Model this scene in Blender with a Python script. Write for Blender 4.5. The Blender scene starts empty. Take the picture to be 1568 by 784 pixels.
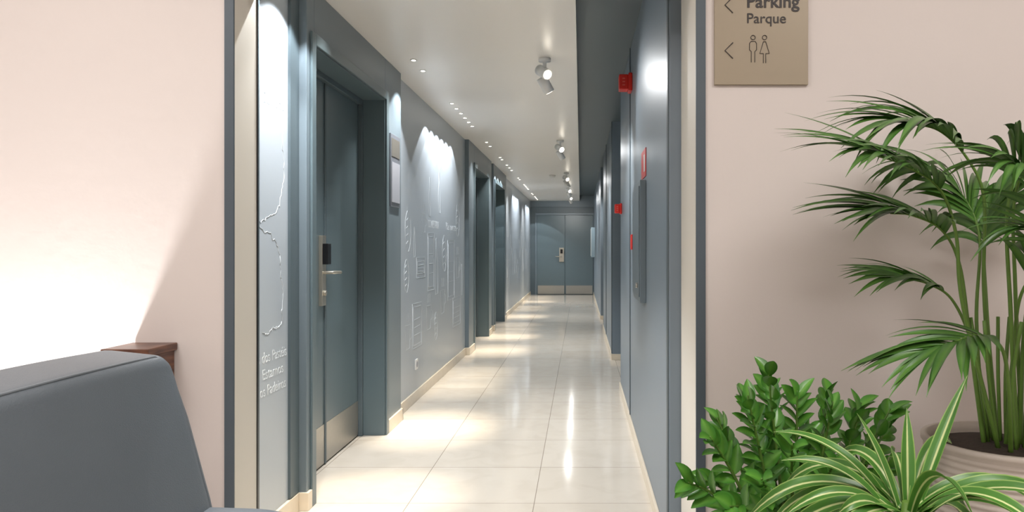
import bpy, math, random
from mathutils import Vector, Matrix
random.seed(7)
S = bpy.context.scene
COL = S.collection

def lin(c):
    return tuple(((x/255)/12.92 if x/255<=0.04045 else ((x/255+0.055)/1.055)**2.4) for x in c)+(1.0,)

# ------------------------------------------------------------ materials
def mat(name, rgb, rough=0.5, metal=0.0, bump=0.0, bscale=60, var=0.0, vscale=3.0, spec=0.5, coat=0.0):
    m = bpy.data.materials.new(name); m.use_nodes = True
    nt = m.node_tree; b = nt.nodes["Principled BSDF"]
    b.inputs["Base Color"].default_value = lin(rgb)
    b.inputs["Roughness"].default_value = rough
    b.inputs["Metallic"].default_value = metal
    b.inputs["Specular IOR Level"].default_value = spec
    b.inputs["Coat Weight"].default_value = coat
    tc = nt.nodes.new("ShaderNodeTexCoord")
    n = nt.nodes.new("ShaderNodeTexNoise"); n.inputs["Scale"].default_value = vscale
    n.inputs["Detail"].default_value = 5
    nt.links.new(tc.outputs["Object"], n.inputs["Vector"])
    r = nt.nodes.new("ShaderNodeMix"); r.data_type = 'RGBA'
    c = lin(rgb)
    r.inputs["A"].default_value = tuple(x*(1-var) for x in c[:3])+(1,)
    r.inputs["B"].default_value = tuple(min(1, x*(1+var)) for x in c[:3])+(1,)
    nt.links.new(n.outputs["Fac"], r.inputs["Factor"])
    nt.links.new(r.outputs["Result"], b.inputs["Base Color"])
    if bump > 0:
        n2 = nt.nodes.new("ShaderNodeTexNoise"); n2.inputs["Scale"].default_value = bscale
        n2.inputs["Detail"].default_value = 3
        nt.links.new(tc.outputs["Object"], n2.inputs["Vector"])
        bp = nt.nodes.new("ShaderNodeBump"); bp.inputs["Strength"].default_value = bump
        bp.inputs["Distance"].default_value = 0.004
        nt.links.new(n2.outputs["Fac"], bp.inputs["Height"])
        nt.links.new(bp.outputs["Normal"], b.inputs["Normal"])
    return m

def emis(name, rgb, strength):
    m = bpy.data.materials.new(name); m.use_nodes = True
    b = m.node_tree.nodes["Principled BSDF"]
    b.inputs["Emission Color"].default_value = lin(rgb)
    b.inputs["Emission Strength"].default_value = strength
    b.inputs["Base Color"].default_value = lin(rgb)
    return m

M_cream = mat("cream_paint", (219,210,206), 0.7, bump=0.18, bscale=22, var=0.02)
M_reveal = mat("ivory_paint", (224,219,208), 0.6)
M_slate = mat("slate_paint", (110,123,131), 0.36, bump=0.05, bscale=90, var=0.03)
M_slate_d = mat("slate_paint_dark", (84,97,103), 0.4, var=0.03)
M_door = mat("door_lacquer", (94,110,116), 0.33, var=0.03)
M_mural = mat("mural_wall_paint", (174,183,191), 0.33, bump=0.05, bscale=20, var=0.06, vscale=1.3)
M_rwall = mat("corridor_blue_paint", (122,135,146), 0.38, bump=0.06, bscale=30, var=0.03)
M_ceil = mat("ceiling_paint", (238,234,228), 0.34, var=0.015)
M_lceil = mat("lobby_ceiling_paint", (235,233,230), 0.8)
M_base = mat("baseboard_marble", (222,210,190), 0.25, var=0.06, vscale=12)
M_trim = mat("trim_slate", (80,91,100), 0.45)
M_steel = mat("brushed_steel", (175,172,165), 0.38, metal=0.85, var=0.05, vscale=40)
M_lock = mat("satin_nickel", (195,190,178), 0.3, metal=0.8)
M_black = mat("black_plastic", (22,22,24), 0.3)
M_red = mat("red_plastic", (215,38,26), 0.4)
M_redl = mat("red_plastic_light", (226,100,88), 0.4)
M_white = mat("white_plastic", (232,232,230), 0.35)
M_paper = mat("paper_insert", (160,163,172), 0.4)
M_plaque = mat("plaque_grey", (112,117,126), 0.35, metal=0.2)
M_sign = mat("sign_bronze", (158,145,125), 0.42, metal=0.1, var=0.03, vscale=6)
M_ink = mat("sign_ink", (48,42,40), 0.5)
M_line = mat("mural_chalk_line", (214,220,225), 0.6)
M_leather = mat("slate_leather", (103,112,120), 0.42, bump=0.25, bscale=350, var=0.05, vscale=8)
M_pipe = mat("leather_piping", (124,132,139), 0.45)
M_soil = mat("potting_soil", (50,38,30), 0.95, bump=1.0, bscale=80, var=0.3, vscale=30)
M_pot = mat("ribbed_stone_pot", (196,184,174), 0.7, bump=0.3, bscale=60, var=0.05)
M_pot2 = mat("dark_planter", (70,66,62), 0.6)
M_stem = mat("green_stem", (96,130,52), 0.45, var=0.15, vscale=15)
M_stem2 = mat("zz_stem", (88,120,48), 0.4, var=0.15, vscale=15)
M_lamp = emis("lamp_glow", (255,244,225), 14)
M_panel = emis("lamp_panel_glow", (255,244,236), 3)
M_box = mat("cabinet_pale_blue", (150,172,184), 0.4)

def wood():
    m = mat("dark_walnut", (104,58,38), 0.35)
    nt = m.node_tree; b = nt.nodes["Principled BSDF"]
    tc = nt.nodes.new("ShaderNodeTexCoord"); mp = nt.nodes.new("ShaderNodeMapping")
    mp.inputs["Scale"].default_value = (2,2,18)
    w = nt.nodes.new("ShaderNodeTexNoise"); w.inputs["Scale"].default_value = 5
    cr = nt.nodes.new("ShaderNodeValToRGB")
    cr.color_ramp.elements[0].color = lin((78,46,34)); cr.color_ramp.elements[1].color = lin((122,82,62))
    cr.color_ramp.elements[0].position=0.35; cr.color_ramp.elements[1].position=0.7
    nt.links.new(tc.outputs["Object"], mp.inputs["Vector"]); nt.links.new(mp.outputs["Vector"], w.inputs["Vector"])
    nt.links.new(w.outputs["Fac"], cr.inputs["Fac"]); nt.links.new(cr.outputs["Color"], b.inputs["Base Color"])
    return m
M_wood = wood()

def floor_mat():
    m = bpy.data.materials.new("polished_marble_tile"); m.use_nodes = True
    nt = m.node_tree; b = nt.nodes["Principled BSDF"]
    tc = nt.nodes.new("ShaderNodeTexCoord"); mp = nt.nodes.new("ShaderNodeMapping")
    mp.inputs["Location"].default_value = (-0.378,-0.06,0)
    br = nt.nodes.new("ShaderNodeTexBrick")
    br.offset = 0.0; br.squash = 1.0
    br.inputs["Scale"].default_value = 1.0
    br.inputs["Brick Width"].default_value = 0.6; br.inputs["Row Height"].default_value = 0.6
    br.inputs["Mortar Size"].default_value = 0.0018; br.inputs["Mortar Smooth"].default_value = 0.1
    br.inputs["Color1"].default_value = lin((209,202,191)); br.inputs["Color2"].default_value = lin((204,196,184))
    br.inputs["Mortar"].default_value = lin((140,130,118))
    nt.links.new(tc.outputs["Object"], mp.inputs["Vector"]); nt.links.new(mp.outputs["Vector"], br.inputs["Vector"])
    n = nt.nodes.new("ShaderNodeTexNoise"); n.inputs["Scale"].default_value = 6; n.inputs["Detail"].default_value = 10
    n.inputs["Distortion"].default_value = 0.8
    nt.links.new(tc.outputs["Object"], n.inputs["Vector"])
    cr = nt.nodes.new("ShaderNodeValToRGB")
    cr.color_ramp.elements[0].position=0.36; cr.color_ramp.elements[0].color=(0.90,0.88,0.86,1)
    cr.color_ramp.elements[1].position=0.55; cr.color_ramp.elements[1].color=(1,1,1,1)
    nt.links.new(n.outputs["Fac"], cr.inputs["Fac"])
    mx = nt.nodes.new("ShaderNodeMix"); mx.data_type='RGBA'; mx.blend_type='MULTIPLY'; mx.inputs["Factor"].default_value=0.45
    nt.links.new(br.outputs["Color"], mx.inputs["A"]); nt.links.new(cr.outputs["Color"], mx.inputs["B"])
    nt.links.new(mx.outputs["Result"], b.inputs["Base Color"])
    b.inputs["Roughness"].default_value = 0.10
    b.inputs["Specular IOR Level"].default_value = 0.42
    return m
M_floor = floor_mat()

def leaf_mat(name, c_mid, c_edge, rough=0.35, stripe=None, jitter=0.25):
    """colour by leaf uv: x across the blade"""
    m = bpy.data.materials.new(name); m.use_nodes = True
    nt = m.node_tree; b = nt.nodes["Principled BSDF"]
    uv = nt.nodes.new("ShaderNodeUVMap"); sp = nt.nodes.new("ShaderNodeSeparateXYZ")
    nt.links.new(uv.outputs["UV"], sp.inputs["Vector"])
    cr = nt.nodes.new("ShaderNodeValToRGB"); e = cr.color_ramp.elements
    if stripe:
        e[0].position=0.0; e[0].color=lin(stripe)
        e[1].position=1.0; e[1].color=lin(stripe)
        for p,c in ((0.05,stripe),(0.08,c_edge),(0.41,c_edge),(0.45,c_mid),(0.55,c_mid),(0.59,c_edge),(0.92,c_edge),(0.95,stripe)):
            k=e.new(p); k.color=lin(c)
    else:
        e[0].position=0.0; e[0].color=lin(c_edge); e[1].position=1.0; e[1].color=lin(c_edge)
        k=e.new(0.5); k.color=lin(c_mid)
    nt.links.new(sp.outputs["X"], cr.inputs["Fac"])
    tc = nt.nodes.new("ShaderNodeTexCoord"); n=nt.nodes.new("ShaderNodeTexNoise"); n.inputs["Scale"].default_value=9
    nt.links.new(tc.outputs["Object"], n.inputs["Vector"])
    mr = nt.nodes.new("ShaderNodeMapRange"); mr.inputs["From Min"].default_value=0.3; mr.inputs["From Max"].default_value=0.7
    mr.inputs["To Min"].default_value=1-jitter; mr.inputs["To Max"].default_value=1+jitter
    nt.links.new(n.outputs["Fac"], mr.inputs["Value"])
    hv = nt.nodes.new("ShaderNodeHueSaturation"); nt.links.new(mr.outputs["Result"], hv.inputs["Value"])
    nt.links.new(cr.outputs["Color"], hv.inputs["Color"]); nt.links.new(hv.outputs["Color"], b.inputs["Base Color"])
    b.inputs["Roughness"].default_value = rough
    return m
M_palm = leaf_mat("palm_leaf", (82,122,50), (54,96,38), 0.36)
M_zz = leaf_mat("zz_leaf", (98,154,58), (62,122,42), 0.28)
M_spid = leaf_mat("striped_leaf", (202,212,150), (72,124,46), 0.35, stripe=(140,172,90), jitter=0.15)

# ------------------------------------------------------------ mesh builder
class MB:
    def __init__(s): s.v=[]; s.f=[]; s.m=[]; s.uv=[]; s.mats=[]; s.sm=[]
    def mi(s, m):
        if m not in s.mats: s.mats.append(m)
        return s.mats.index(m)
    def face(s, idx, m, uv=None, smooth=False):
        s.f.append(idx); s.m.append(m); s.uv.append(uv); s.sm.append(smooth)
    def box(s, x0,x1,y0,y1,z0,z1,m):
        i=len(s.v); k=s.mi(m)
        s.v += [(x0,y0,z0),(x1,y0,z0),(x1,y1,z0),(x0,y1,z0),(x0,y0,z1),(x1,y0,z1),(x1,y1,z1),(x0,y1,z1)]
        for q in ((0,3,2,1),(4,5,6,7),(0,1,5,4),(1,2,6,5),(2,3,7,6),(3,0,4,7)):
            s.face([i+a for a in q],k)
    def loft(s, rings, m, cap=True):
        k=s.mi(m); base=len(s.v); n=len(rings[0])
        for r in rings: s.v += [tuple(p) for p in r]
        for i in range(len(rings)-1):
            for j in range(n):
                j2=(j+1)%n
                s.face([base+i*n+j,base+i*n+j2,base+(i+1)*n+j2,base+(i+1)*n+j],k,None,True)
        if cap:
            s.face([base+j for j in reversed(range(n))],k,None,True)
            s.face([base+(len(rings)-1)*n+j for j in range(n)],k,None,True)
    def tube(s, pts, r, m, seg=8, cap=True):
        pts=[Vector(p) for p in pts]; k=s.mi(m); n=len(pts)
        rs = r if isinstance(r,(list,tuple)) else [r]*n
        t0=(pts[1]-pts[0]).normalized()
        a=Vector((0,0,1)) if abs(t0.z)<0.9 else Vector((1,0,0))
        u=t0.cross(a).normalized(); base=len(s.v)
        for i,p in enumerate(pts):
            t=(pts[min(i+1,n-1)]-pts[max(i-1,0)]).normalized()
            u=(u-t*u.dot(t)).normalized(); w=t.cross(u)
            for j in range(seg):
                an=2*math.pi*j/seg
                s.v.append(tuple(p+(u*math.cos(an)+w*math.sin(an))*rs[i]))
        for i in range(n-1):
            for j in range(seg):
                j2=(j+1)%seg
                s.face([base+i*seg+j,base+i*seg+j2,base+(i+1)*seg+j2,base+(i+1)*seg+j],k,None,True)
        if cap:
            s.face([base+j for j in reversed(range(seg))],k)
            s.face([base+(n-1)*seg+j for j in range(seg)],k)
    def revolve(s, prof, c, m, seg=48):
        k=s.mi(m); base=len(s.v); n=len(prof)
        for (r,z) in prof:
            for j in range(seg):
                an=2*math.pi*j/seg
                s.v.append((c[0]+r*math.cos(an),c[1]+r*math.sin(an),c[2]+z))
        for i in range(n-1):
            for j in range(seg):
                j2=(j+1)%seg
                s.face([base+i*seg+j,base+i*seg+j2,base+(i+1)*seg+j2,base+(i+1)*seg+j],k,None,True)
        s.face([base+j for j in reversed(range(seg))],k)
        s.face([base+(n-1)*seg+j for j in range(seg)],k)
    def leaf(s, p, d, up, L, W, m, droop=0.6, nseg=8, fold=0.15, prof=None, ymax=None):
        k=s.mi(m); p=Vector(p); t=Vector(d).normalized(); up=Vector(up)
        base=len(s.v); st=L/nseg
        for i in range(nseg+1):
            f=i/nseg
            sd=t.cross(up)
            if sd.length<1e-4: sd=t.cross(Vector((0.3,1,0.1)))
            sd.normalize(); nrm=sd.cross(t).normalized()
            w=W*0.5*(prof(f) if prof else (math.sin(math.pi*min(1,f*0.9+0.1))**0.7))
            for a,(o,h) in enumerate(((-1,fold),(-0.5,fold*0.4),(0,0),(0.5,fold*0.4),(1,fold))):
                q=p+sd*w*o+nrm*w*h*1.6
                if ymax and q.y>ymax: q.y=ymax
                s.v.append(tuple(q))
            p=p+t*st
            t=(t+Vector((0,0,-droop*st/L*1.6))).normalized()
        for i in range(nseg):
            for a in range(4):
                q=base+i*5+a
                s.face([q,q+1,q+6,q+5],k,[(a/4,i/nseg),((a+1)/4,i/nseg),((a+1)/4,(i+1)/nseg),(a/4,(i+1)/nseg)],True)
    def build(s, name, parent=None, bevel=0.0, seg=2, smooth=False):
        me=bpy.data.meshes.new(name); me.from_pydata([tuple(v) for v in s.v],[],s.f)
        for m in s.mats: me.materials.append(m)
        uvl=me.uv_layers.new(name="UVMap")
        for pi,poly in enumerate(me.polygons):
            poly.material_index=s.m[pi]; poly.use_smooth = s.sm[pi] or smooth
            if s.uv[pi]:
                for li,uv in zip(poly.loop_indices,s.uv[pi]): uvl.data[li].uv=uv
        me.validate(); me.update()
        o=bpy.data.objects.new(name,me); COL.objects.link(o)
        if bevel>0:
            b=o.modifiers.new("bevel",'BEVEL'); b.width=bevel; b.segments=seg; b.limit_method='ANGLE'
        if parent: o.parent=parent
        return o

def empty(name):
    e=bpy.data.objects.new(name,None); COL.objects.link(e); e.empty_display_size=0.1; return e

def curve(name, polys, r, m, parent, cyc=None):
    c=bpy.data.curves.new(name,'CURVE'); c.dimensions='3D'; c.bevel_depth=r; c.bevel_resolution=1
    for i,pts in enumerate(polys):
        sp=c.splines.new('POLY'); sp.points.add(len(pts)-1)
        for k,p in enumerate(pts): sp.points[k].co=(p[0],p[1],p[2],1)
        if cyc and cyc[i]: sp.use_cyclic_u=True
    c.materials.append(m)
    o=bpy.data.objects.new(name,c); COL.objects.link(o); o.parent=parent; return o

def text(name, body, loc, rot, width, m, parent, size=0.05, height=None, off=0.0):
    c=bpy.data.curves.new(name,'FONT'); c.body=body; c.size=size; c.extrude=0.0004; c.materials.append(m); c.offset=off
    o=bpy.data.objects.new(name,c); COL.objects.link(o); o.location=loc; o.rotation_euler=rot
    bpy.context.view_layer.update()
    k=width/max(1e-4,o.dimensions.x); o.scale=(k,k if not height else height,1)
    o.parent=parent; return o

# ------------------------------------------------------------ room shell
HC=2.46; HR=2.60; HT=2.75; YE=20.1
LX=-1.32; PX=-1.275; DX=-1.445; RX=0.345
YF=2.6
b=MB(); b.box(-3.4,3.4,-2.8,20.4,-0.1,0.0,M_floor); b.build("floor")

doors=[(3.56,3.66,4.99,5.43),(8.73,9.2,10.55,10.95),(11.22,11.38,12.73,13.1)]
OH=2.19
b=MB()
segs=[(2.774,3.56),(5.43,8.73),(10.95,11.22),(13.1,YE)]
for y0,y1 in segs: b.box(-1.62,LX,y0,y1,0,HT,M_mural)
b.build("wall_left")
b=MB()
for (p0,o0,o1,p1) in doors:
    b.box(-1.62,PX,p0,o0,0,HC,M_slate); b.box(-1.62,PX,o1,p1,0,HC,M_slate)
    b.box(-1.62,PX,o0,o1,OH,HC,M_slate); b.box(-1.62,-1.5,o0,o1,0,OH,M_slate_d)
b.build("wall_left_door_surrounds",bevel=0.003)
b=MB(); b.box(LX,LX+0.012,3.45,3.555,0.09,HC,M_slate_d); b.box(LX,LX+0.015,2.80,3.11,0,HC,M_slate_d); b.build("trim_1")
for n,(p0,o0,o1,p1) in enumerate(doors):
    b=MB(); c=0.055
    for (e,t) in ((0.0,0.012),(0.02,0.006)):
        b.box(PX,PX+t,o0-c+e,o0,0,OH+c-e,M_door); b.box(PX,PX+t,o1,o1+c-e,0,OH+c-e,M_door)
        b.box(PX,PX+t,o0,o1,OH,OH+c-e,M_door)
    b.box(-1.5,PX,o0,o0+0.006,0,OH,M_door); b.box(-1.5,PX,o1-0.006,o1,0,OH,M_door)
    b.box(-1.5,PX,o0,o1,OH-0.006,OH,M_door)
    b.box(DX,DX+0.03,o0+0.006,o1-0.006,OH-0.04,OH-0.006,M_slate_d); b.box(DX,DX+0.03,o1-0.03,o1-0.006,0,OH-0.04,M_slate_d)
    b.build("trim_door_frame" if n==0 else "trim_door_frame.%03d"%n,bevel=0.003)
    e=empty("door_%d"%(n+1)); mid=(o0+o1)/2-0.005
    b=MB(); b.box(-1.49,DX,o0+0.01,mid-0.004,0.006,OH-0.012,M_door); b.build("near_leaf",e,bevel=0.004)
    b=MB(); b.box(-1.49,DX,mid+0.004,o1-0.01,0.006,OH-0.012,M_door); b.build("far_leaf",e,bevel=0.004)
    b=MB(); b.box(DX,DX+0.008,mid-0.012,mid+0.012,0.006,OH-0.045,M_slate_d); b.build("astragal",e,bevel=0.002)
    b=MB(); b.box(DX,DX+0.003,o0+0.02,mid-0.014,0.01,0.23,M_steel); b.box(DX,DX+0.003,mid+0.014,o1-0.032,0.01,0.23,M_steel); b.build("kick_plates",e)
    b=MB(); b.box(DX,DX+0.02,mid-0.10,mid-0.035,0.90,1.29,M_lock); 
    b.box(DX+0.02,DX+0.05,mid-0.095,mid-0.04,1.13,1.245,M_black)
    b.tube([(DX+0.01,mid-0.07,1.085),(DX+0.07,mid-0.07,1.085),(DX+0.075,mid-0.05,1.085),(DX+0.075,mid+0.05,1.082)],0.009,M_lock,10)
    b.tube([(DX+0.02,mid-0.067,0.97),(DX+0.032,mid-0.067,0.97)],0.014,M_lock,14)
    b.build("lock_set",e,bevel=0.003)

b=MB()
for y0,y1 in segs: b.box(LX,LX+0.014,y0+(0.34 if y0<3 else 0),y1-(0 if y1>19 else 0),0,0.085,M_base)
for (p0,o0,o1,p1) in doors:
    b.box(PX,PX+0.013,o1+0.058,p1+0.013,0,0.085,M_base)
    b.box(LX+0.014,PX+0.013,p1,p1+0.013,0,0.085,M_base)
    b.box(LX+0.014,PX+0.013,p0-0.013,p0,0,0.085,M_base)
    if o0-0.058>p0+0.02: b.box(PX,PX+0.013,p0,o0-0.058,0,0.085,M_base)
b.build("baseboard_left",bevel=0.002)

b=MB()
rs=[(2.98,6.6),(8.35,11.6),(13.1,YE)]
for y0,y1 in rs: b.box(RX,0.75,y0,y1,0,HT,M_rwall)
b.box(0.50,0.75,6.6,8.35,0,HT,M_slate_d); b.box(0.50,0.75,11.6,13.1,0,HT,M_slate_d)
b.build("wall_right",bevel=0.004)
b=MB(); b.box(RX-0.006,RX,5.28,5.32,0.07,HR,M_slate_d); b.box(RX-0.006,RX,2.985,3.03,0,HR,M_slate_d)
b.box(RX-0.008,RX,8.352,8.43,0.07,HR,M_slate_d); b.box(RX-0.008,RX,10.2,10.24,0.07,HR,M_slate_d)
b.build("trim_2")
b=MB()
for y0,y1 in rs: b.box(RX-0.012,RX,y0+0.001,y1,0,0.065,M_base)
b.box(RX,0.50,8.337,8.35,0,0.065,M_base); b.box(RX,0.5,13.087,13.1,0,0.065,M_base)
b.build("baseboard_right",bevel=0.002)
for k,(y0,y1) in enumerate(((6.75,8.2),(11.75,12.95))):
    e=empty("door_%d"%(k+4))
    b=MB(); b.box(0.462,0.498,y0,(y0+y1)/2-0.003,0.006,2.15,M_door); b.box(0.462,0.498,(y0+y1)/2+0.003,y1,0.006,2.15,M_door); b.build("leaves",e,bevel=0.004)
    b=MB(); b.box(0.459,0.462,y0+0.02,y1-0.02,0.01,0.23,M_steel); b.build("kick_plate",e)

b=MB(); b.box(-1.62,-0.025,2.774,YE,HC,HT,M_ceil); b.build("ceiling")
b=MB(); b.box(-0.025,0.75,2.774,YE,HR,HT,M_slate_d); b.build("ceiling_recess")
b=MB(); b.box(-1.62,0.75,YE,YE+0.2,0,HT,M_slate); b.build("wall_end")
b=MB(); b.box(-1.32,RX,YE-0.03,YE,2.14,2.30,M_slate_d); b.box(-1.32,-1.19,YE-0.03,YE,0,2.14,M_slate_d)
b.box(-1.19,RX,YE-0.05,YE,2.09,2.14,M_slate); b.box(-1.19,-1.15,YE-0.05,YE,0,2.09,M_slate); b.build("trim_end_door_frame",bevel=0.004)
e=empty("double_door_end")
b=MB(); b.box(-1.148,-0.413,YE-0.04,YE-0.002,0.01,2.085,M_door); b.box(-0.405,0.330,YE-0.04,YE-0.002,0.01,2.085,M_door); b.build("leaves",e,bevel=0.005)
b=MB(); b.box(-1.12,-0.43,YE-0.044,YE-0.04,0.02,0.24,M_steel); b.box(-0.385,0.31,YE-0.044,YE-0.04,0.02,0.24,M_steel); b.build("kick_plates",e)
b=MB(); b.box(-0.56,-0.44,YE-0.06,YE-0.04,0.86,1.23,M_lock); b.box(-0.53,-0.47,YE-0.08,YE-0.06,1.08,1.19,M_black)
b.tube([(-0.5,YE-0.06,1.0),(-0.5,YE-0.11,1.0),(-0.66,YE-0.11,1.0)],0.012,M_lock,8); b.build("lock_set",e)

LH=3.0
b=MB(); b.box(-3.4,-1.208,YF,YF+0.174,0,LH,M_cream); b.box(-1.208,-1.175,YF+0.0,YF+0.174,0,LH,M_reveal); b.build("wall_lobby_left")
b=MB(); b.box(0.424,3.4,YF,YF+0.374,0,LH,M_cream); b.box(0.391,0.424,YF,YF+0.374,0,LH,M_reveal); b.build("wall_lobby_right")
b=MB(); b.box(-1.175,0.391,YF,YF+0.174,2.14,LH,M_cream); b.build("wall_lobby_header")
b=MB(); b.box(-1.208,-1.175,YF-0.008,YF,0,2.14,M_trim); b.box(0.391,0.424,YF-0.008,YF,0,2.14,M_trim); b.box(-1.208,0.424,YF-0.008,YF,2.14,2.173,M_trim)
b.box(-1.185,-1.172,YF+0.174,YF+0.186,0,2.14,M_black)
b.build("trim_portal",bevel=0.002)
b=MB(); b.box(-3.4,-3.3,-2.8,YF,0,LH,M_cream); b.build("wall_lobby_side_left")
b=MB(); b.box(3.3,3.4,-2.8,YF,0,LH,M_cream); b.build("wall_lobby_side_right")
b=MB(); b.box(-3.3,3.3,-2.8,-2.7,0,LH,M_cream); b.build("wall_lobby_back")
b=MB(); b.box(-3.4,3.4,-2.8,YF+0.374,LH,LH+0.1,M_lceil); b.build("ceiling_lobby")

# ------------------------------------------------------------ lights
def spot(name, loc, tgt, W, size, blend, col, parent, rad=0.03):
    l=bpy.data.lights.new(name,'SPOT'); l.energy=W; l.spot_size=math.radians(size); l.spot_blend=blend
    l.color=col; l.shadow_soft_size=rad
    o=bpy.data.objects.new(name,l); COL.objects.link(o); o.location=loc
    o.rotation_euler=(Vector(tgt)-Vector(loc)).to_track_quat('-Z','Y').to_euler(); o.parent=parent; return o
WARM=(1.0,0.87,0.68); NEU=(1.0,0.965,0.92); COOL=(0.96,0.98,1.0)
e=empty("recessed_ceiling_lights")
b=MB()
pairs=[3.15,3.75,5.04,5.34,8.95,9.3,10.45,10.7,13.5,13.8,17.3,17.6]
six=[6.54+0.245*i for i in range(6)]+[11.4+0.4*i for i in range(3)]+[14.9+0.3*i for i in range(5)]+[18.4+0.35*i for i in range(4)]
for y in pairs+six:
    c=(-1.10,y,HC)
    b.revolve([(0.022,-0.001),(0.022,-0.004),(0.0145,-0.004)],c,M_white,16)
    b.revolve([(0.014,-0.0045),(0.013,-0.0055)],c,M_lamp,12)
b.build("lamp_discs",e)
for y in pairs:
    spot("beam",(-1.10,y,HC-0.02),(-1.02,y,0),290,26,1.0,WARM,e)
    spot("flood",(-1.10,y,HC-0.02),(-0.8,y,0),62,95,0.9,NEU,e)
for i,y in enumerate(six):
    k = 1.0 if y<8.5 else 1.2
    spot("beam",(-1.10,y,HC-0.02),(-1.03,y,0),(160 if i%2==0 else 60)*k,23,1.0,WARM,e)
    spot("wall_wash",(-1.10,y,HC-0.02),(-1.15,y,1.0),23*k,96,0.06,COOL,e,0.008)
for y,q in ((3.0,60),(3.3,60),(5.34,38)):
    spot("wall_wash",(-1.10,y,HC-0.02),(-1.15,y,1.0),q,100,0.3,COOL,e,0.01)

for n,y in enumerate((5.0,8.8,12.6,15.2,17.5)):
    e=empty("ceiling_spotlight" if n==0 else "ceiling_spotlight.%03d"%n)
    x=-0.235
    b=MB()
    b.revolve([(0.04,0.0),(0.04,-0.022),(0.012,-0.024),(0.012,-0.06)],(x,y,HC),M_white,24)
    h1a=Vector((x-0.035,y+0.05,HC-0.065)); d1=Vector((0.52,-0.72,-0.45)).normalized()
    h2a=Vector((x-0.02,y+0.03,HC-0.12)); d2=Vector((0.45,0.35,-0.82)).normalized()
    for a,d in ((h1a,d1),(h2a,d2)):
        b.tube([a,a+d*0.105],0.036,M_white,24)
        b.tube([a+d*0.1051,a+d*0.107],0.028,M_lamp,20)
    b.build("heads",e)
    p=h1a+d1*0.125; spot("beam_a",p,p+d1,24 if n==0 else 16,80,0.9,COOL,e)
    p=h2a+d2*0.125
    if n==4: d2=Vector((-0.1,0.85,-0.5))
    spot("beam_b",p,p+d2,75 if n==4 else 58,90,0.9,NEU,e)

def area(name,loc,sx,sy,W,col,parent):
    l=bpy.data.lights.new(name,'AREA'); l.shape='RECTANGLE'; l.size=sx; l.size_y=sy; l.energy=W; l.color=col
    o=bpy.data.objects.new(name,l); COL.objects.link(o); o.location=loc; o.parent=parent
LOB=(1.0,0.965,0.945)
for n,(x,y,W) in enumerate(((-1.7,0.7,33),(1.5,0.9,28),(0.0,-0.9,38))):
    e=empty("ceiling_light_panel" if n==0 else "ceiling_light_panel.%03d"%n)
    b=MB(); b.box(x-0.42,x+0.42,y-0.42,y+0.42,LH-0.03,LH-0.001,M_white); b.box(x-0.38,x+0.38,y-0.38,y+0.38,LH-0.033,LH-0.03,M_panel); b.build("panel",e)
    area("panel_light",(x,y,LH-0.04),0.76,0.76,W,LOB,e)

e=empty("floor_uplight"); b=MB(); c=(-1.80,2.46,0)
b.revolve([(0.06,0.0),(0.06,0.02),(0.04,0.03),(0.04,0.2),(0.035,0.2),(0.033,0.19)],c,M_black,24)
b.revolve([(0.03,0.192),(0.03,0.196)],c,M_lamp,20); b.build("lamp_body",e)
spot("uplight_beam",(c[0],c[1],0.22),(c[0]-0.10,c[1]+0.10,1.2),180,120,0.8,(1,0.985,0.965),e,0.06)

w=bpy.data.worlds.new("world"); S.world=w; w.use_nodes=True
w.node_tree.nodes["Background"].inputs[0].default_value=(0.9,0.92,1,1); w.node_tree.nodes["Background"].inputs[1].default_value=0.05

# ------------------------------------------------------------ wall items
e=empty("room_number_plaque")
b=MB(); b.box(PX,PX+0.010,5.10,5.36,1.50,1.99,M_plaque); b.build("back_plate",e,bevel=0.002)
b=MB(); b.box(PX+0.010,PX+0.014,5.12,5.34,1.53,1.80,M_paper); b.box(PX+0.010,PX+0.013,5.12,5.34,1.84,1.96,M_steel); b.build("insert",e)
e=empty("wall_socket"); b=MB(); b.box(LX,LX+0.01,6.09,6.17,0.25,0.33,M_white); b.tube([(LX+0.01,6.13,0.29),(LX+0.0115,6.13,0.29)],0.025,M_paper,20); b.build("socket_plate",e,bevel=0.002)
def alarm(name,y,z,sz,dep):
    e=empty(name); b=MB(); b.box(RX-0.3*dep,RX,y-sz/2,y+sz/2,z-sz/2,z+sz/2,M_red); b.box(RX-dep,RX-0.3*dep,y-sz*0.42,y+sz*0.42,z-sz*0.42,z+sz*0.42,M_red)
    b.build("housing",e,bevel=0.006)
    b=MB()
    for q in (-0.18,0.0,0.18): b.box(RX-0.75*dep,RX-0.55*dep,y-sz*0.42-0.0015,y-sz*0.42,z+sz*q-0.004,z+sz*q+0.004,M_redl)
    b.build("grille_label",e)
alarm("fire_alarm_sounder",5.15,2.33,0.12,0.088)
alarm("fire_alarm_sounder.001",6.42,1.55,0.09,0.06)
e=empty("fire_call_button"); b=MB(); b.box(RX-0.012,RX,5.0,5.12,1.21,1.31,M_red); b.build("housing",e,bevel=0.003)
e=empty("fire_safety_sign"); b=MB(); b.box(RX-0.004,RX,4.02,4.30,1.60,1.75,M_red); b.box(RX-0.005,RX-0.004,4.06,4.13,1.63,1.72,M_white); b.build("plate",e)
e=empty("wall_cabinet"); b=MB(); b.box(RX-0.032,RX,4.03,4.55,0.93,1.58,M_slate); b.build("body",e,bevel=0.003)
b=MB(); b.box(RX-0.038,RX-0.032,4.06,4.52,0.96,1.55,M_slate); b.tube([(RX-0.038,4.12,1.02),(RX-0.05,4.12,1.02)],0.014,M_steel,12); b.build("cover",e,bevel=0.002)
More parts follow.
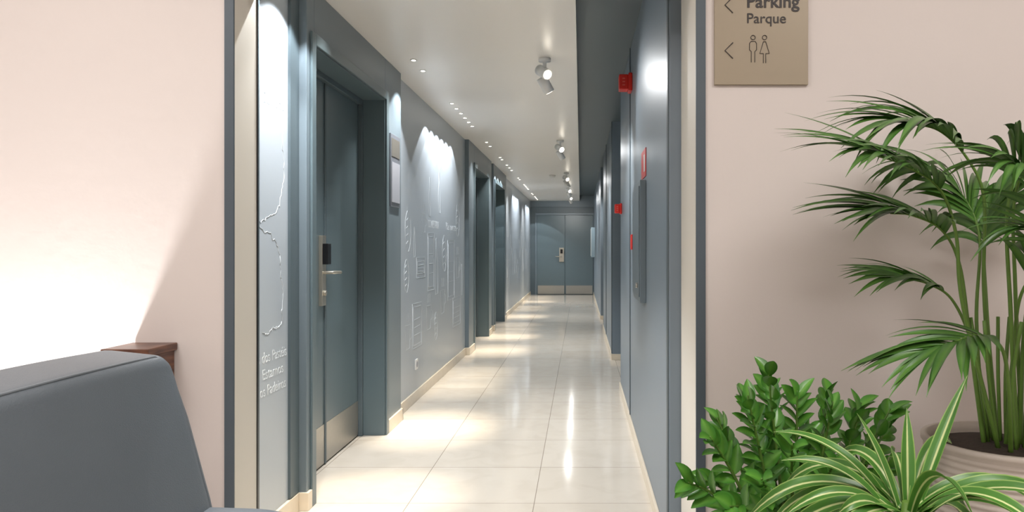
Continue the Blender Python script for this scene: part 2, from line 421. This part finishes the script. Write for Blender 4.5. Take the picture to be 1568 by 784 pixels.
e=empty("electrical_cabinet"); b=MB(); b.box(RX-0.09,RX,18.4,19.0,1.0,1.72,M_box); b.box(RX-0.095,RX-0.09,18.43,18.97,1.03,1.69,M_white); b.build("body",e,bevel=0.004)
e=empty("smoke_detector"); b=MB(); b.revolve([(0.055,0),(0.055,-0.02),(0.035,-0.045),(0.01,-0.048)],(-0.48,13.0,HC),M_white,24); b.build("body",e)

e=empty("direction_sign"); b=MB(); b.box(0.453,0.770,YF-0.012,YF,1.773,2.21,M_sign); b.build("board",e,bevel=0.001)
ys=YF-0.0135
def chev(zc): return [(0.515,ys,zc+0.027),(0.488,ys,zc),(0.515,ys,zc-0.027)]
curve("arrows",[chev(1.888),chev(2.042)],0.0018,M_ink,e)
text("label_parking","Parking",(0.560,ys,2.034),(math.pi/2,0,0),0.177,M_ink,e,0.05,off=0.0009)
text("label_parque","Parque",(0.560,ys,1.981),(math.pi/2,0,0),0.131,M_ink,e,0.04,off=0.0002)
def circ(x,z,r,n=16): return [(x+r*math.cos(2*math.pi*i/n),ys,z+r*math.sin(2*math.pi*i/n)) for i in range(n)]
xm,xw=0.583,0.622
man=[(x+xm,ys,z) for x,z in ((-0.006,1.848),(-0.006,1.885),(-0.012,1.89),(-0.012,1.912),(-0.007,1.919),(0.007,1.919),(0.012,1.912),(0.012,1.89),(0.006,1.885),(0.006,1.848))]
wom=[(x+xw,ys,z) for x,z in ((-0.004,1.918),(-0.016,1.878),(-0.004,1.878))]
wom2=[(x+xw,ys,z) for x,z in ((0.004,1.918),(0.016,1.878),(0.004,1.878))]
curve("restroom_icons",[circ(xm,1.932,0.0075),circ(xw,1.932,0.0075),man,wom+[(xw-0.004,ys,1.846)],wom2+[(xw+0.004,ys,1.846)],[(xw-0.004,ys,1.918),(xw+0.004,ys,1.918)]],0.0011,M_ink,e,[1,1,0,0,0,0])

# mural line drawings on left wall
e=empty("mural_line_drawings"); xm_=LX+0.0003
R3=(math.pi/2,0,math.pi/2)
polys=[]
def W(pts,j=0.0):
    polys.append([(xm_,p[0]+random.uniform(-j,j),p[1]+random.uniform(-j,j)) for p in pts])
def dens(pts,n=5,j=0.006):
    out=[]
    for a,b2 in zip(pts[:-1],pts[1:]):
        for i in range(n):
            f=i/n; out.append((a[0]+(b2[0]-a[0])*f+random.uniform(-j,j),a[1]+(b2[1]-a[1])*f+random.uniform(-j,j)))
    out.append(pts[-1]); W(out)
dens([(3.40,1.78),(3.39,1.66),(3.41,1.55),(3.37,1.45),(3.33,1.38),(3.22,1.345),(3.14,1.325)],7,0.008)
dens([(3.14,1.30),(3.24,1.285),(3.32,1.24),(3.36,1.18),(3.37,1.10),(3.40,1.02),(3.38,0.95),(3.39,0.90),(3.34,0.87),(3.29,0.88),(3.24,0.855),(3.17,0.875)],7,0.008)
def cup(y,z,s):
    W([(y,z+s),(y+0.15*s,z),(y+0.85*s,z),(y+s,z+s),(y,z+s)],0.004); W([(y+s,z+0.8*s),(y+1.3*s,z+0.7*s),(y+1.25*s,z+0.4*s),(y+0.93*s,z+0.35*s)],0.003)
    for k in range(3): W([(y+(0.25+0.25*k)*s,z+(1.15+0.12*i)*s+0) if i%2 else (y+(0.32+0.25*k)*s,z+(1.15+0.12*i)*s) for i in range(4)])
def bread(y,z,s):
    W([(y+s*0.5+s*0.5*math.cos(t/14*2*math.pi),z+s*0.8*math.sin(t/14*2*math.pi)+s) for t in range(15)],0.003)
    for k in range(4): W([(y+0.2*s,z+(0.5+0.3*k)*s),(y+0.5*s,z+(0.62+0.3*k)*s),(y+0.8*s,z+(0.5+0.3*k)*s)],0.003)
def frame(y,z,a,h):
    W([(y,z),(y+a,z),(y+a,z+h),(y,z+h),(y,z)],0.005); W([(y+0.03,z+0.03),(y+a-0.03,z+0.03),(y+a-0.03,z+h-0.03),(y+0.03,z+h-0.03),(y+0.03,z+0.03)],0.004)
    for k in range(3): W([(y+0.06,z+h*(0.3+0.17*k)),(y+a-0.06,z+h*(0.3+0.17*k))],0.004)
def bottle(y,z,s):
    W([(y,z),(y,z+s),(y+0.12*s,z+1.3*s),(y+0.12*s,z+1.7*s),(y+0.28*s,z+1.7*s),(y+0.28*s,z+1.3*s),(y+0.4*s,z+s),(y+0.4*s,z),(y,z)],0.003)
cup(5.75,0.45,0.18); bread(5.72,0.85,0.16); frame(6.0,0.42,0.35,0.36); cup(6.55,0.52,0.2); frame(6.15,0.98,0.34,0.16); bottle(6.05,1.15,0.14)
bread(5.75,1.15,0.2); frame(6.6,0.85,0.3,0.5); bottle(6.95,0.8,0.3); cup(7.2,0.6,0.22); bread(7.3,0.95,0.22); frame(7.6,0.7,0.4,0.6); bottle(6.65,1.5,0.2); bottle(7.1,1.55,0.22)
cup(8.1,0.9,0.22); bread(8.1,1.3,0.22); bread(6.9,0.35,0.16); frame(7.9,0.4,0.5,0.3); bottle(8.45,0.7,0.2); cup(6.35,1.35,0.16)
for k in range(12):
    y=13.4+0.5*k; random.choice([lambda:cup(y,random.uniform(0.5,1.3),0.25),lambda:bread(y,random.uniform(0.5,1.3),0.25),lambda:frame(y,0.7,0.35,0.5)])()
curve("doodles",polys,0.0011,M_line,e)
text("lettering_a","es dos Pastéis",(xm_,3.10,0.74),R3,0.33,M_line,e,0.05,1.3,off=-0.0003)
text("lettering_b","Estamos",(xm_,3.17,0.67),R3,0.22,M_line,e,0.05,1.3,off=-0.0003)
text("lettering_c","nos Padeiros",(xm_,3.12,0.60),R3,0.30,M_line,e,0.05,1.3,off=-0.0003)
text("lettering_d","Gelados",(xm_,3.16,1.83),R3,0.24,M_line,e,0.05,1.3,off=-0.0005)
text("lettering_e","CONFEITARIA",(xm_,6.62,1.40),R3,0.5,M_line,e,0.08,1.2,off=-0.0005)
text("lettering_f","Pão quente",(xm_,7.5,1.40),R3,0.6,M_line,e,0.09,1.2,off=-0.0005)

# ------------------------------------------------------------ wooden console
e=empty("wooden_console_cabinet"); b=MB()
b.box(-1.51,-1.378,2.43,2.597,0,0.875,M_wood); b.build("carcass",e,bevel=0.003)
b=MB(); b.box(-1.52,-1.368,2.42,2.598,0.875,0.90,M_wood); b.build("top",e,bevel=0.003)

# ------------------------------------------------------------ armchair (faces +X)
e=empty("armchair")
def fx(z): return -1.02-(z-0.95)*0.263
def roundpoly(pts, r, n=6):
    out=[]; N=len(pts)
    for i in range(N):
        p=Vector(pts[i]); a=Vector(pts[i-1]); c=Vector(pts[(i+1)%N])
        ra=min(r,(a-p).length*0.45,(c-p).length*0.45)
        s=p+(a-p).normalized()*ra; t=p+(c-p).normalized()*ra
        for k in range(n+1):
            f=k/n; out.append(s*(1-f)**2+p*2*f*(1-f)+t*f*f)
    return out
def cushion(b, poly, y0, y1, m, r=0.03, puff=0.012, n=18):
    P=roundpoly(poly,r); c=Vector((0,0))
    for p in P: c+=p
    c/=len(P); rings=[]
    L=y1-y0
    for i in range(n+1):
        f=i/n
        y=y0+L*(0.5-0.5*math.cos(math.pi*f))
        d=min(y-y0,y1-y)
        ins=0.0 if d>=r else r-math.sqrt(max(0,r*r-(r-d)**2))
        pf=puff*math.sin(math.pi*(y-y0)/L)
        ring=[]
        for p in P:
            v=p-c; l=v.length
            q=c+v*((l-ins+pf)/l); ring.append((q.x,y,q.y))
        rings.append(ring)
    b.loft(rings,m)
back=[(fx(0.34),0.34),(fx(0.60)+0.012,0.60),(fx(0.80)+0.010,0.80),(fx(0.955),0.955),(-1.185,0.972),(-1.145,0.66),(-1.06,0.30)]
b=MB(); cushion(b,back,1.20,1.905,M_leather,0.030,0.007,28); b.build("backrest",e)
rim=[(fx(0.40)+0.0,1.893,0.40),(fx(0.60)+0.008,1.894,0.60),(fx(0.80)+0.006,1.894,0.80),(fx(0.90)-0.002,1.892,0.90),(fx(0.93)-0.008,1.883,0.936),(-1.036,1.86,0.956),(-1.034,1.75,0.959),(-1.032,1.55,0.961),(-1.034,1.3,0.958),(-1.04,1.23,0.952)]
b=MB(); b.tube(rim,0.003,M_pipe,8); b.build("piping",e)
b=MB(); b.box(-0.90,-0.34,1.32,1.80,0.28,0.44,M_leather); b.build("seat_cushion",e,bevel=0.03,seg=5,smooth=True)
arm=[(-1.03,0.22),(-0.34,0.22),(-0.34,0.50),(-0.78,0.576),(-1.03,0.584)]
b=MB(); cushion(b,arm,1.80,1.905,M_leather,0.025,0.004,16); b.build("arm_far",e)
b=MB(); cushion(b,arm,1.20,1.305,M_leather,0.025,0.004,16); b.build("arm_near",e)
b=MB(); b.box(-1.02,-0.36,1.30,1.82,0.20,0.285,M_leather); b.build("seat_base",e,bevel=0.01)
b=MB()
for x in (-1.0,-0.40):
    for y in (1.26,1.86): b.tube([(x,y,0.0),(x,y,0.23)],[0.014,0.022],M_wood,12)
b.build("legs",e)

# ------------------------------------------------------------ plants
def bez(pts,n=24):
    P=[Vector(p) for p in pts]; P=[P[0]*2-P[1]]+P+[P[-1]*2-P[-2]]; out=[]
    m=len(P)-3
    for i in range(n+1):
        f=i/n*m; k=min(int(f),m-1); t=f-k
        a,b_,c,d=P[k:k+4]
        out.append(0.5*((2*b_)+(c-a)*t+(2*a-5*b_+4*c-d)*t*t+(3*b_-a-3*c+d)*t**3))
    return out
YM=2.585
e=empty("potted_kentia_palm"); PC=(1.2,2.15,0)
prof=[(0.14,0.0),(0.155,0.01)]
for i in range(241):
    z=0.02+0.64*i/240; r=0.16+0.068*math.sin(min(1,z/0.5)*math.pi/2)-0.012*max(0,(z-0.5)/0.16)
    prof.append((r+0.0018*math.sin(z*2*math.pi/0.018),z))
prof+=[(0.225,0.672),(0.225,0.684),(0.208,0.686),(0.205,0.66),(0.204,0.645)]
b=MB(); b.revolve(prof,PC,M_pot,64); b.build("pot",e)
b=MB(); b.revolve([(0.2035,0.64),(0.2,0.655),(0.12,0.665),(0.02,0.668)],PC,M_soil,32); b.build("soil",e)
lf=MB(); stm=MB()
def lprof(f): return max(0.03,(math.sin(math.pi*min(1,(f+0.06)**0.8)))**0.75)
def frond(pts,start=0.5,n=17,L=0.27,Wd=0.021,roll=0.6,droop=0.5):
    C=bez(pts,40); N=len(C)
    stm.tube(C,[0.0066*(1-0.75*i/(N-1)) for i in range(N)],M_stem,6)
    for k in range(n):
        g=k/(n-1)
        f=start+(1-start)*g; i=min(int(f*(N-1)),N-2)
        t=(C[i+1]-C[i]).normalized(); p=C[i].lerp(C[i+1],max(0,min(1,f*(N-1)-i)))
        side=t.cross(Vector((0,0,1)))
        if side.length<0.1: side=Vector((0,1,0))
        side.normalize(); up=side.cross(t).normalized()
        for sg in (-1,1):
            sv=(side*math.cos(roll)*sg+up*math.sin(roll)*(-0.5 if sg<0 else 0.9)).normalized()
            an=math.radians(48-36*g+random.uniform(-6,6))
            d=t*math.cos(an)+sv*math.sin(an)+Vector((0,0,0.14))
            ll=L*(0.70+0.5*math.sin(math.pi*(0.1+0.75*g)))*random.uniform(0.85,1.08)*(0.78 if g>0.93 else 1)
            lf.leaf(p,d,up+Vector((random.uniform(-.35,.35),random.uniform(-.8,.1),0)),ll,Wd*random.uniform(0.85,1.2),M_palm,droop*random.uniform(0.6,1.4),10,0.15,lprof,ymax=YM)
z0=0.655
frond([(1.16,2.12,z0),(1.05,2.10,1.06),(1.02,2.08,1.26),(0.96,2.05,1.38),(0.85,2.02,1.44),(0.76,1.98,1.46)],0.60,17,0.27,roll=0.5,droop=0.4)
frond([(1.19,2.2,z0),(1.16,2.2,1.10),(1.16,2.2,1.36),(1.11,2.2,1.48),(1.02,2.18,1.555),(0.91,2.15,1.57)],0.64,17,0.28,0.024,roll=0.6,droop=0.6)
frond([(1.15,2.18,z0),(1.12,2.2,0.95),(1.09,2.2,1.17),(1.02,2.16,1.27),(0.92,2.12,1.31),(0.85,2.1,1.315)],0.58,16,0.26,roll=0.4,droop=0.4)
frond([(1.17,2.08,z0),(1.13,2.02,0.85),(1.09,1.98,0.96),(1.01,1.93,1.00),(0.92,1.88,0.99),(0.85,1.86,0.97)],0.58,13,0.21,roll=0.3,droop=0.45)
frond([(1.20,2.24,z0),(1.17,2.28,0.92),(1.12,2.3,1.06),(1.05,2.3,1.11),(0.97,2.3,1.13)],0.62,11,0.2,roll=0.3,droop=0.5)
frond([(1.21,2.12,z0),(1.18,2.1,1.05),(1.17,2.1,1.30),(1.19,2.08,1.42),(1.26,2.05,1.49),(1.38,2.03,1.50)],0.56,17,0.28,0.024,roll=0.7,droop=0.9)
frond([(1.24,2.16,z0),(1.24,2.14,0.98),(1.25,2.1,1.15),(1.32,2.06,1.27),(1.44,2.03,1.30)],0.5,17,0.27,0.024,roll=0.6,droop=0.8)
frond([(1.22,2.06,z0),(1.23,1.98,0.95),(1.22,1.92,1.12),(1.16,1.86,1.22),(1.08,1.80,1.25)],0.6,12,0.22,roll=0.5,droop=0.8)
frond([(1.25,2.1,z0),(1.27,2.0,0.83),(1.33,1.92,0.95),(1.43,1.86,0.99)],0.5,13,0.22,roll=0.4,droop=0.9)
frond([(1.17,2.22,z0),(1.19,2.3,1.0),(1.22,2.34,1.25),(1.19,2.38,1.38),(1.12,2.4,1.45)],0.58,15,0.27,0.024,roll=0.4,droop=0.9)
frond([(1.22,2.24,z0),(1.22,2.3,1.05),(1.24,2.34,1.30),(1.33,2.36,1.43)],0.55,15,0.27,0.024,roll=0.4,droop=0.9)
frond([(1.23,2.12,z0),(1.24,2.10,1.0),(1.25,2.04,1.22),(1.20,1.98,1.36),(1.11,1.93,1.42)],0.6,14,0.25,roll=0.5,droop=0.9)
frond([(1.26,2.18,z0),(1.25,2.2,1.1),(1.24,2.18,1.38),(1.28,2.1,1.50),(1.34,2.0,1.55)],0.6,14,0.26,0.024,roll=0.5,droop=1.0)
frond([(1.20,2.16,z0),(1.21,2.14,0.92),(1.20,2.08,1.10),(1.24,2.0,1.20),(1.31,1.93,1.22)],0.58,13,0.24,0.023,roll=0.5,droop=0.9)
for k in range(9):
    a=random.uniform(0,6.28); x=1.2+0.05*math.cos(a); y=2.15+0.05*math.sin(a)
    stm.tube(bez([(x,y,z0),(x+0.02*math.cos(a)-0.01,y,0.85),(x+0.06*math.cos(a),y+0.03*math.sin(a),1.02)],8),0.005,M_stem,6)
stm.build("stalks",e); lf.build("fronds",e)

# ZZ plant
e=empty("potted_zz_plant"); ZC=(0.58,2.06,0)
b=MB(); b.revolve([(0.12,0),(0.13,0.01),(0.165,0.42),(0.165,0.45),(0.15,0.452),(0.147,0.42)],ZC,M_pot2,40)
b.build("pot",e); b=MB(); b.revolve([(0.1465,0.415),(0.14,0.425),(0.02,0.43)],ZC,M_soil,24); b.build("soil",e)
lf=MB(); stm=MB()
def zprof(f): return max(0.02,math.sin(math.pi*min(1,f**0.85*0.97+0.02))**0.8)
tips=[(0.49,2.0,0.90),(0.43,1.97,0.84),(0.33,1.95,0.74),(0.27,1.93,0.63),(0.37,2.08,0.76),(0.58,2.05,0.84),(0.66,2.0,0.82),(0.74,2.02,0.79),(0.83,2.05,0.79),
 (0.52,1.88,0.74),(0.62,1.86,0.70),(0.44,1.86,0.66),(0.36,1.84,0.60),(0.54,2.2,0.82),(0.70,2.16,0.82),(0.46,2.18,0.80),(0.78,1.92,0.68),(0.33,2.05,0.60),(0.50,2.08,0.70),(0.63,2.1,0.72),(0.41,1.80,0.57),(0.88,2.14,0.76),(0.80,2.18,0.78)]
for tp in tips:
    T=Vector(tp); B=Vector((ZC[0]+(T.x-ZC[0])*0.3,ZC[1]+(T.y-ZC[1])*0.3,0.42))
    mid=B.lerp(T,0.5)+Vector(((ZC[0]-T.x)*-0.08,0,0.05))
    C=bez([B,mid,T],24); N=len(C)
    stm.tube(C,[0.0065*(1-0.7*i/(N-1)) for i in range(N)],M_stem2,7)
    n=int((T-B).length/0.022); ph=random.uniform(0,6.28)
    for k in range(n):
        f=0.2+0.8*k/(n-1); i=min(int(f*(N-1)),N-2)
        t=(C[i+1]-C[i]).normalized()
        u=t.cross(Vector((math.cos(ph),math.sin(ph),0.01))).normalized(); w2=t.cross(u)
        a=random.uniform(-0.4,0.4)+(math.pi if k%2 else 0)+0.1*k
        sd=u*math.cos(a)+w2*math.sin(a)
        ang=math.radians(62-30*f)
        d=t*math.cos(ang)+sd*math.sin(ang)
        lf.leaf(C[i],d,t*0.5+Vector((random.uniform(-.6,.6),random.uniform(-.9,-.1),0.5)),random.uniform(0.068,0.092)*(1-0.2*f),random.uniform(0.032,0.040),M_zz,0.25,7,0.22,zprof)
stm.build("stems",e); lf.build("leaves",e)

# spider plant
e=empty("potted_spider_plant"); SC=(0.685,1.60,0)
b=MB(); b.revolve([(0.085,0),(0.09,0.01),(0.115,0.55),(0.115,0.57),(0.102,0.572),(0.1,0.54)],SC,M_pot2,40); b.build("pot",e)
b=MB(); b.revolve([(0.0995,0.535),(0.09,0.55),(0.02,0.555)],SC,M_soil,24); b.build("soil",e)
lf=MB()
def sprof(f): return max(0.02,(0.55+0.9*f if f<0.4 else 0.91*(1-((f-0.4)/0.6)**2.2)))
def sleaf(az,el,L,Wd=0.034,dr=1.2,zb=0.62):
    d=Vector((math.cos(az)*math.cos(el),math.sin(az)*math.cos(el),math.sin(el)))
    b0=Vector((SC[0]+0.018*math.cos(az),SC[1]+0.018*math.sin(az),zb))
    lf.leaf(b0,d,Vector((-math.cos(az)*math.sin(el),-math.sin(az)*math.sin(el),math.cos(el)))+Vector((random.uniform(-.3,.3),-0.35,0)),L,Wd,M_spid,dr,18,0.25,sprof,ymax=YM)
for k in range(30):
    az=k*2.39996+0.3; el=math.radians(26+ (k%5)*10+random.uniform(-5,5)); sleaf(az,el,random.uniform(0.26,0.36),random.uniform(0.030,0.040),random.uniform(0.9,1.7),0.59+0.003*k)
sleaf(0.35,math.radians(66),0.32,0.036,0.15,0.66); sleaf(2.9,math.radians(42),0.38,0.036,1.3,0.66); sleaf(3.3,math.radians(32),0.36,0.036,1.2,0.66)
sleaf(-0.1,math.radians(46),0.40,0.038,1.3,0.66); sleaf(0.1,math.radians(38),0.34,0.036,1.1,0.68); sleaf(1.2,math.radians(76),0.22,0.034,0.3,0.66); sleaf(2.4,math.radians(72),0.22,0.034,0.4,0.66)
lf.build("leaves",e)
b=MB(); b.tube([(SC[0],SC[1],0.55),(SC[0],SC[1],0.69)],[0.026,0.012],M_stem,12); b.build("crown",e)

import bmesh
for o in bpy.data.objects:
    if o.type=='MESH' and o.name.split('.')[0] in ("backrest","arm_far","arm_near"):
        bm=bmesh.new(); bm.from_mesh(o.data); bmesh.ops.recalc_face_normals(bm,faces=bm.faces); bm.to_mesh(o.data); bm.free()

# ------------------------------------------------------------ camera
cam=bpy.data.cameras.new("camera"); co=bpy.data.objects.new("camera",cam); COL.objects.link(co)
co.location=(0,0,1.22); co.rotation_euler=(math.pi/2,0,0)
cam.lens=26.9; cam.sensor_width=36; cam.shift_x=-0.067; cam.shift_y=-0.0077; cam.clip_start=0.05
S.camera=co
S.view_settings.view_transform='Standard'
S.view_settings.look='None'
S.view_settings.exposure=0.0
